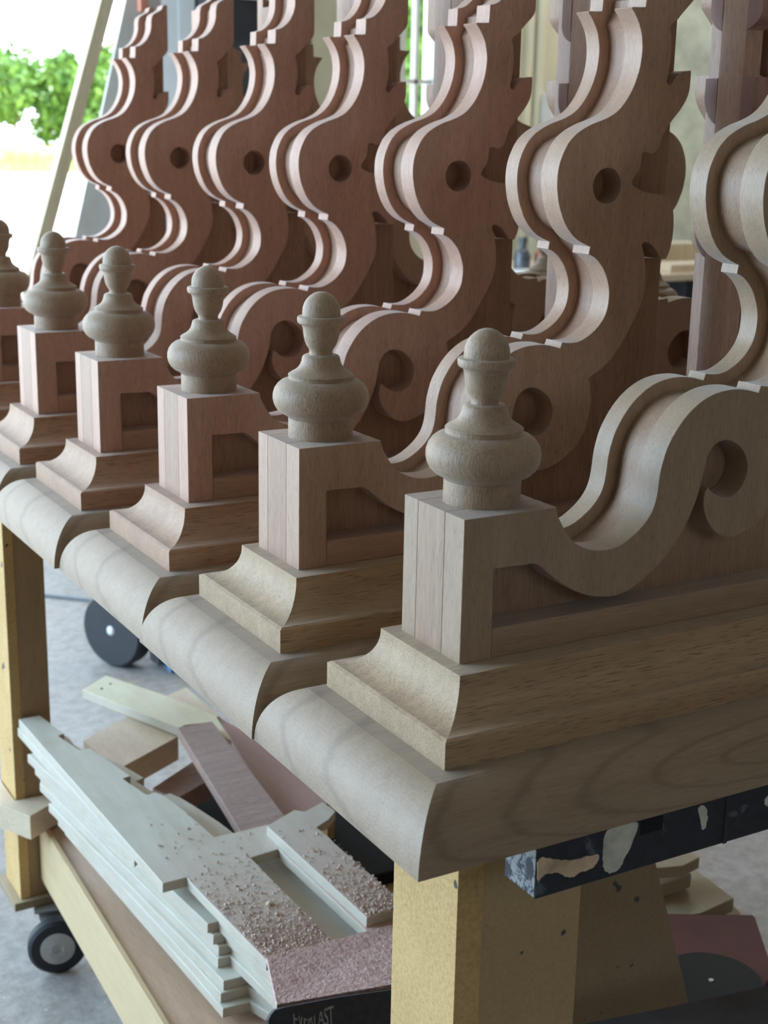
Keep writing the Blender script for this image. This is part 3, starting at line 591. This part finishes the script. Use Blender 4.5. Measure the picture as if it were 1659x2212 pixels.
def granules(name, regions, n, mat, **k):
    bm = bmesh.new(); rnd = random.Random(11)
    for (fn, weight) in regions:
        for _ in range(int(n * weight)):
            p = fn(rnd)
            if p is None: continue
            s = .0006 + rnd.random() ** 6 * .0022
            a0 = rnd.uniform(0, 6.28); vs = [bm.verts.new(Vector(p) + Vector((math.cos(a0 + k * 2.09), math.sin(a0 + k * 2.09), rnd.uniform(0, .3))) * s * rnd.uniform(.7, 1.2)) for k in range(3)] + [bm.verts.new(Vector(p) + Vector((rnd.uniform(-.3, .3), rnd.uniform(-.3, .3), rnd.uniform(.9, 1.5))) * s)]
            for f in ((0, 1, 2), (0, 1, 3), (1, 2, 3), (0, 2, 3)): bm.faces.new([vs[i] for i in f])
    return mesh_obj(name, bm, mat, None, **k)
def on_sheet(x, yl, z0, kk=.0714):
    a = math.atan(kk); return (x, 1.3 + yl * math.cos(a), z0 + yl * math.sin(a))
def t1_arm(rnd):
    yl = -.7440 + rnd.expovariate(1 / .075)
    if yl > -.30: return None
    f = (yl + .7465) / .204; xl = .0933 - .0200 * min(f, 1) - .034 * max(0, f - 1); xr = .1882 - .0135 * min(f, 1)
    if yl > -.524: xr = .205
    if yl > -.458: xl = .065; xr = .140
    return on_sheet(rnd.uniform(xl + .002, xr - .001), yl, -.5498)
def t2_arm(rnd):
    yl = -.738 + rnd.expovariate(1 / .06); f = (yl + .74) / .26
    if yl > -.50: return None
    return on_sheet(rnd.uniform(.242 - .022 * f, .300 - .014 * f), yl, -.5343)
def slot_dust(rnd):
    yl = -.74 + rnd.random() * .20; return on_sheet(rnd.uniform(.190, .200), yl, -.5808)
granules('sawdust', [(t1_arm, .62), (t2_arm, .3), (slot_dust, .05)], 7000, M['chip'], label='pink sawdust and wood chips scattered over the front of the plywood templates', cat='sawdust', kind='stuff')
for i, (x, yl, s) in enumerate(((.1475, -.640, .0052), (.1470, -.665, .0030), (.1840, -.585, .0042))):
    bm = bmesh.new(); bmesh.ops.create_icosphere(bm, subdivisions=1, radius=s)
    for v in bm.verts: v.co = Vector((v.co.x * random.uniform(.8, 1.3), v.co.y * random.uniform(.7, 1.2), v.co.z * random.uniform(.6, 1)))
    p = on_sheet(x, yl, -.5498 if i < 2 else -.5808)
    o = mesh_obj('wood_crumb', bm, M['maple'] if i < 2 else M['plank2'], None, label=['largest pale wood crumb lying on the topmost plywood template', 'small wood crumb just in front of the largest one', 'reddish wood crumb inside the slot of the plywood template'][i], cat='wood chip')
    o.location = (p[0], p[1], p[2] + s * .6)

# black bag with lettering, standing in front of the sawdust board
bm = bmesh.new()
top = [(.0534, .466, -.6213), (.0566, .465, -.6136), (.0606, .463, -.6080), (.0721, .459, -.6055), (.1355, .441, -.6011), (.197, .425, -.6015), (.255, .411, -.6010)]
fr = [bm.verts.new(p) for p in top] + [bm.verts.new((.255, .395, -.744)), bm.verts.new((.0525, .450, -.744))]
bk = [bm.verts.new((x, y + .0065, z - .003)) for x, y, z in top] + [bm.verts.new((.255, .413, -.744)), bm.verts.new((.0525, .468, -.744))]
bm.faces.new(fr[::-1]); bm.faces.new(bk)
for i in range(len(fr)): bm.faces.new((fr[i], fr[(i + 1) % len(fr)], bk[(i + 1) % len(fr)], bk[i]))
bag = mesh_obj('bag', bm, M['vinyl'], None, label='black vinyl bag with arched grey lettering at the bottom edge of the picture', cat='bag')
cu = D.curves.new('lettering', 'FONT'); cu.body = 'EVERLAST'; cu.size = .0190; cu.extrude = .0002; cu.space_character = .92
to = D.objects.new('t', cu); COL.objects.link(to); dg = bpy.context.evaluated_depsgraph_get(); dg.update()
me = D.meshes.new_from_object(to.evaluated_get(dg)); D.objects.remove(to)
w = max(v.co.x for v in me.vertices)
for v in me.vertices:
    x = v.co.x / w; z = v.co.y * 1.9
    zz = -.6345 - x * .0015 + z * (1 - .17 * math.sin(math.pi * x))      # letters sit on the slightly slanted front, tops arched
    xx = .0805 + x * .0480
    v.co = Vector((xx, .4660 - (xx - .0534) * .284 - .0010 - v.co.z + (zz + .606) * .115, zz))
me.name = 'lettering'; me.materials.append(M['letter'])
lo = link(D.objects.new('lettering', me), bag)

fill_lamp = box_obj('added_fill_fixture', (3.2, 3.3, 2.70), (4.6, 3.5, 2.7995), M['white'], None, .004, label='added unseen white light fixture above the background table, brightening the back wall', cat='fill_lamp')  # unseen fixture, added only to carry the fill for the back wall
area('wall_fill_light', (3.9, 3.4, 2.69), (3.9, 3.7, 0), 1.3, .15, 42, (1.0, 0.97, 0.88))  # fill light added to brighten the cream back wall, no source in view
# parts of the shop under and behind the bench
box_obj('particle_board_offcut', (.4133, 1.0, -.745), (.426, 1.06, -.672), M['particle'], None, .0006, label='narrow upright particle board offcut under the nearest gable', cat='board')
box_obj('shade_bin', (.235, .86, -.7445), (.62, 1.30, -.7225), M['bin'], None, .004, label='flat black bin slab whose colour stands in for deep shade under the mahogany planks', cat='bin')  # near-black slab widened to paint the dark void between planks and templates
bm = bmesh.new(); pts = [(.1500, .1800, -.290), (.3600, .1800, -.290), (.4686, .200, -.5705), (.2134, .200, -.5438)]
q = [bm.verts.new(p) for p in pts] + [bm.verts.new((p[0], p[1] + .018, p[2])) for p in pts]
for f in ((0, 1, 2, 3), (7, 6, 5, 4), (0, 4, 5, 1), (1, 5, 6, 2), (2, 6, 7, 3), (3, 7, 4, 0)): bm.faces.new([q[i] for i in f])
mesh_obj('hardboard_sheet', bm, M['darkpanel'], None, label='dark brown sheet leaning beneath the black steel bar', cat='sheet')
bm = bmesh.new(); pts = [(.2142, .090), (.3305, .0660), (.4273, .0500), (.60, .02), (.60, -.12), (.20, -.10)]
slant_box('laminate_top', pts, -.475, -.450, M['darktop'], None, label='dark grey laminate surface at the bottom right corner', cat='table')
red = slant_box('red_board', [(.6591, .4899), (.7895, .4163), (.7873, .4105), (.7098, .2968), (.6556, .2666), (.5543, .2758), (.5287, .3346)], -.682, -.660, M['red'], None, label='dark red painted board with a black disc, at the lower right', cat='board')
dl = lathe('black_disc', [(.066, 0), (.066, .002), (0, .002)], M['blackdisc'], (.6214, .3189, -.6599), red, 64)
lathe('centre_bolt', [(.0035, 0), (.0035, .001), (0, .0018)], M['metal'], (.6214, .3189, -.6578), red, 16)
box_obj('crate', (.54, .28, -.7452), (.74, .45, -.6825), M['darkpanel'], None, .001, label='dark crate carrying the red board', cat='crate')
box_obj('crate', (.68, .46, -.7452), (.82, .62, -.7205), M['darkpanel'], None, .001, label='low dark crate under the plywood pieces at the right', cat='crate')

wh = empty('cart_wheel', (.6180, 2.60, -.8960), (0, 0, math.radians(28)), label='dark wheel with a silver axle cap standing on the concrete behind the bench', cat='wheel')
ty = lathe('tyre', [(.078, -.030), (.096, -.030), (.1025, -.022), (.1035, 0), (.1025, .022), (.096, .030), (.078, .030)], M['rubber'], (0, 0, 0), wh, 64, axis='X')
lathe('wheel_hub', [(.0, -.012), (.030, -.014), (.070, -.006), (.0782, -.028), (.0785, .028), (.070, .010), (.0, .012)], M['hub'], (0, 0, 0), wh, 64, axis='X')
lathe('axle_cap', [(0, -.036), (.009, -.034), (.014, -.029), (.015, -.010)], M['switch'], (0, 0, 0), wh, 32, axis='X')
bl = box_obj('blue_machine_base', (.715, 2.47, -.999), (.93, 2.62, -.905), M['blue'], None, .003, label='blue steel machine base beside the wheel', cat='machine')
box_obj('axle_bracket', (.690, 2.50, -.985), (.7145, 2.56, -.915), M['hub'], bl, .002)
bm = bmesh.new(); tube(bm, [(.30, 3.42, -.995), (.50, 3.33, -.995), (.62, 3.24, -.995), (.72, 3.14, -.995), (.84, 3.06, -.995), (1.0, 3.0, -.995)], .0055)
mesh_obj('power_cable', bm, M['cable'], None, smooth=True, label='grey cable lying on the concrete floor', cat='cable')

# ------------------------------------------------------------------ the shop
S_ = dict(kind='structure')
box_obj('floor', (-6, -3.6, -1.10), (6.6, 5.15, -1.0), M['concrete'], None, **S_)
box_obj('ceiling', (-4.1, -3.6, 2.8), (6.6, 5.2, 2.9), M['ceiling'], None, **S_)
bm = bmesh.new(); wx0, wx1, wz0, wz1 = -.45, .45, .95, 1.75      # unseen opening added behind the photographer, letting fill light onto the front faces
box(bm, (-4.1, -3.7, -1.0), (wx0, -3.6, 2.8)); box(bm, (wx1, -3.7, -1.0), (6.6, -3.6, 2.8)); box(bm, (wx0, -3.7, -1.0), (wx1, -3.6, wz0)); box(bm, (wx0, -3.7, wz1), (wx1, -3.6, 2.8))
mesh_obj('wall_front', bm, M['wall'], None, **S_)
box_obj('wall_right', (6.5, -3.6, -1.0), (6.6, 5.2, 2.8), M['wall'], None, **S_)
bm = bmesh.new(); box(bm, (-4.1, -3.6, -1.0), (-4.0, 1.4, 2.8)); box(bm, (-4.1, 5.0, -1.0), (-4.0, 5.15, 2.8)); box(bm, (-4.1, 1.4, 2.3), (-4.0, 5.0, 2.8))
mesh_obj('wall_left', bm, M['wall'], None, **S_)
bm = bmesh.new()
box(bm, (-4.0, 5.0, -1.0), (-2.6, 5.15, 2.8)); box(bm, (-2.6, 5.0, 2.2), (1.60, 5.15, 2.8))
box(bm, (1.60, 5.0, -1.0), (2.86, 5.15, 2.8)); box(bm, (2.86, 5.0, -1.0), (3.08, 5.15, .20)); box(bm, (2.86, 5.0, 1.5), (3.08, 5.15, 2.8)); box(bm, (3.08, 5.0, -1.0), (6.5, 5.15, 2.8))
mesh_obj('wall_back', bm, M['cream'], None, **S_)
bm = bmesh.new()
for i in range(3): box(bm, (1.60 + i * .078, 4.93 - .004 * i, -1.0), (1.676 + i * .078, 4.999, 2.2), .003)
mesh_obj('trim_1', bm, M['white'], None, **S_)
win = empty('window_1', (2.97, 5.05, .2), label='narrow shop window with white bars and greenery behind it', cat='window', kind='structure')
bm = bmesh.new()
box(bm, (-.115, -.070, 0), (-.085, .04, 1.30), .002); box(bm, (.080, -.075, 0), (.125, .04, 1.30), .002)
box(bm, (-.010, -.03, 0), (.008, .01, 1.30), .001); box(bm, (-.085, -.03, .424), (.080, .01, .446), .001); box(bm, (-.085, -.03, .87), (.080, .01, .892), .001)
mesh_obj('window_frame', bm, M['white'], win)
box_obj('pane', (-.085, .011, 0), (.080, .015, 1.30), M['glass'], win)
bm = bmesh.new()
for x0, x1, y in ((3.20, 3.26, .035), (3.34, 3.42, .05), (3.55, 3.585, .04), (3.60, 3.64, .06), (3.80, 3.90, .03)): box(bm, (x0, 5.0 - y, -1.0), (x1, 4.9995, 2.8), .004)
mesh_obj('trim_2', bm, M['cream'], None, **S_)
box_obj('dark_cabinet', (1.84, 4.60, -1.0), (2.10, 4.95, 1.18), M['darkwall'], None, .004, label='tall dark cabinet in the background left of the olive board', cat='cabinet')
box_obj('hanging_shelf', (1.80, 4.50, .905), (2.12, 4.595, .98), M['timber'], None, .003, label='wooden shelf edge near the top of the dark cabinet', cat='shelf')
box_obj('olive_board', (2.30, 4.78, -1.0), (2.47, 4.82, 1.6), M['olive'], None, .002, label='flat olive grey board standing against the back wall', cat='board')
sw = box_obj('light_switch', (3.62, 4.90, .46), (3.685, 4.935, .60), M['switch'], None, .006, label='white plastic switch box on the cream back wall', cat='switch box')
box_obj('back_plate', (3.688, 4.915, .44), (3.76, 4.945, .60), M['darkwall'], sw)
box_obj('stained_door', (4.10, 4.72, -1.0), (4.60, 4.76, 1.9), M['paledoor'], None, .004, label='stained pale green door leaf standing at the right of the background', cat='door')
box_obj('pale_stud', (4.60, 4.70, -1.0), (4.665, 4.765, 2.6), M['timber'], None, .003, label='pale vertical timber stud right of the stained door', cat='timber')
box_obj('brown_stud', (4.50, 4.62, -1.0), (4.56, 4.68, .55), M['legbrown'], None, .003, label='short brown upright in front of the stained door', cat='timber')
box_obj('dark_rack', (4.86, 4.4, -1.0), (6.2, 4.7, 2.2), M['darkwall'], None, .004, label='dark storage rack at the far right', cat='rack')
# leaning timber and grey sheet at the doorway
def leaning(name, p0, p1, wx, wy, mat, **k):
    a, b_ = Vector(p0), Vector(p1); L = (b_ - a).length
    o = box_obj(name, (0, 0, 0), (wx, wy, L), mat, None, .002, **k)
    o.location = a; o.rotation_euler = (b_ - a).to_track_quat('Z', 'Y').to_euler(); return o
dirn = Vector((1.1567 - .9121, 0, .8199 - .0536))
base = Vector((.9121, 4.0, .0536)) - dirn * (1.053 / .7663)
leaning('leaning_timber', base, base + dirn * 2.9, .052, .045, M['timber'], label='long pale timber leaning in the open doorway', cat='timber')
bm = bmesh.new(); pts = [(1.0585 - .2770, -1.0), (1.55, -1.0), (1.78, 1.9), (1.0585 + .487, 1.9)]
sl = (1.269 - 1.0585) / (.8394 - .0379)
pts = [(1.0585 - sl * 1.038, -.999), (1.40, -.999), (1.40, 1.12), (1.0585 + sl * 1.082, 1.12)]
q = [bm.verts.new((x, 4.2, z)) for x, z in pts] + [bm.verts.new((x, 4.215, z)) for x, z in pts]
for f in ((0, 1, 2, 3), (7, 6, 5, 4), (0, 4, 5, 1), (1, 5, 6, 2), (2, 6, 7, 3), (3, 7, 4, 0)): bm.faces.new([q[i] for i in f])
mesh_obj('grey_sheet', bm, M['greysheet'], None, label='grey sheet with a slanting left edge standing beside the doorway', cat='sheet')
box_obj('red_strap', (1.305, 4.15, .80), (1.335, 4.19, 1.3), M['orange'], None, .003, label='small reddish strip hanging at the top of the grey sheet', cat='strip')

# clutter on a second table behind the row
tb = empty('side_table', (0, 0, 0), label='cluttered table in the background seen through the gaps between gables', cat='table')
box_obj('table_top', (2.45, 3.80, -.185), (4.45, 4.58, -.155), M['maple'], tb, .003)
box_obj('lower_shelf', (2.50, 3.84, -.420), (4.40, 4.55, -.400), M['legbrown'], tb, .003)
for x, y in ((2.47, 3.82), (4.36, 3.82), (2.47, 4.49), (4.36, 4.49)): box_obj('leg', (x, y, -1.0), (x + .06, y + .06, -.186), M['legbrown'], tb, .002)
def far(name, lo, hi, mat, lab, cat, bev=.004): return box_obj(name, lo, hi, M[mat], None, bev, label=lab, cat=cat)

lathe('spray_bottle', [(.032, 0), (.034, .004), (.034, .075), (.026, .095), (.012, .105), (.012, .125), (.018, .127), (.018, .150), (0, .152)], M['hub'], (2.90, 4.02, -.1548), None, 32, label='dark blue bottle standing on the background table', cat='bottle')
lathe('orange_canister', [(.040, 0), (.042, .004), (.042, .085), (.038, .092), (.030, .094), (.030, .104), (0, .105)], M['orange'], (3.00, 4.00, -.1548), None, 32, label='orange canister on the background table right of the blue bottle', cat='canister')
for i, (x0, x1, y0, z0, z1, m_, lb) in enumerate(((2.80, 3.16, 3.83, -.1548, -.128, 'white', 'stack of white paper at the front edge of the background table'),
        (3.55, 3.92, 3.84, -.1548, -.120, 'maple', 'pale board lying on the right part of the background table'),
        (3.60, 3.95, 4.05, -.1548, -.050, 'timber', 'cream timber offcut at the back of the background table'))):
    far('board' if i else 'paper_stack', (x0, y0, z0), (x1, y0 + .16, z1), m_, lb, 'board' if i else 'paper')
far('tool_case', (3.66, 3.86, -.3998), (3.98, 4.06, -.195), 'rubber', 'black tool case under the background table', 'case')
far('white_sheet', (3.50, 3.845, -.3998), (3.655, 4.05, -.385), 'white', 'white folded sheet on the lower shelf of the background table', 'sheet')

# ------------------------------------------------------------------ outside
box_obj('trim_3', (-60, 5.15, -1.12), (60, 48, -1.02), M['gravel'], None, **S_)
box_obj('trim_4', (-60, -12, -1.12), (-4.1, 5.15, -1.02), M['gravel'], None, **S_)
bm = bmesh.new(); rnd = random.Random(3)
for _ in range(9000):
    x, y = rnd.uniform(4, 50), rnd.uniform(44, 51); h = rnd.uniform(.3, .9) * (1 if y > 46 else .5); a = rnd.uniform(0, 3.14); wv = .05
    dx, dy = math.cos(a) * wv, math.sin(a) * wv; lx, ly = rnd.uniform(-.2, .2), rnd.uniform(-.2, .2)
    bm.faces.new([bm.verts.new(p) for p in ((x - dx, y - dy, -1.02), (x + dx, y + dy, -1.02), (x + lx, y + ly, -1.02 + h))])
mesh_obj('meadow_grass', bm, M['grass'], None, label='dry grass strip beyond the pale gravel yard', cat='grass', kind='stuff')
box_obj('trim_5', (-60, 48, -1.14), (90, 120, -1.03), M['grass'], None, **S_)
def shrub(x, y, rx, h, seed, label, group, big=1.0):
    t = empty('leafy_shrub', (x, y, -1.02), label=label, cat='shrub', group=group)
    r = random.Random(seed); bm = bmesh.new()
    lobes = [(r.uniform(-.7, .7) * rx, r.uniform(-.4, .4) * rx, h * r.uniform(.25, .80), rx * r.uniform(.35, .6)) for _ in range(9)]
    for _ in range(4200):
        lx, ly, lz, lr = r.choice(lobes)
        d = Vector((r.gauss(0, 1), r.gauss(0, 1), r.gauss(0, 1))).normalized() * lr * r.random() ** .4
        p = Vector((lx, ly, lz)) + d
        if p.z < .05: p.z = r.uniform(.05, .6)
        s = r.uniform(.10, .22) * big; a = Vector((r.gauss(0, 1), r.gauss(0, 1), r.gauss(0, 1))).normalized(); b_ = a.cross(Vector((r.gauss(0, 1), r.gauss(0, 1), r.gauss(0, 1)))).normalized()
        bm.faces.new([bm.verts.new(p + v) for v in (a * s, b_ * s * .6, -a * s, -b_ * s * .6)])
    mesh_obj('foliage', bm, M['leaf'], t)
    bm = bmesh.new()
    for k in range(4): tube(bm, [(0, 0, 0), (r.uniform(-.2, .2) * rx, r.uniform(-.2, .2) * rx, h * .3), (r.uniform(-.5, .5) * rx, 0, h * .6)], .05)
    mesh_obj('stem', bm, M['legbrown'], t)
SH = [(14.0, 55, 2.0, 5.6, 1, 'tall green shrub at the left edge of the doorway view', None), (16.9, 60, 2.2, 5.2, 2, 'dark green shrub in the middle of the doorway view', None),
      (17.6, 55, 1.6, 4.4, 3, 'bright yellow green shrub left of the leaning timber', None), (21.0, 58, 1.9, 5.0, 4, 'green shrub between the leaning timber and the grey sheet', None),
      (32.6, 55, 2.3, 8.5, 5, 'green trees blurred behind the window bars', 'shrubs behind the window', 2.2), (36.4, 58, 2.2, 9.0, 6, 'green trees blurred behind the window bars', 'shrubs behind the window', 2.2)]
for a in SH: shrub(*a)
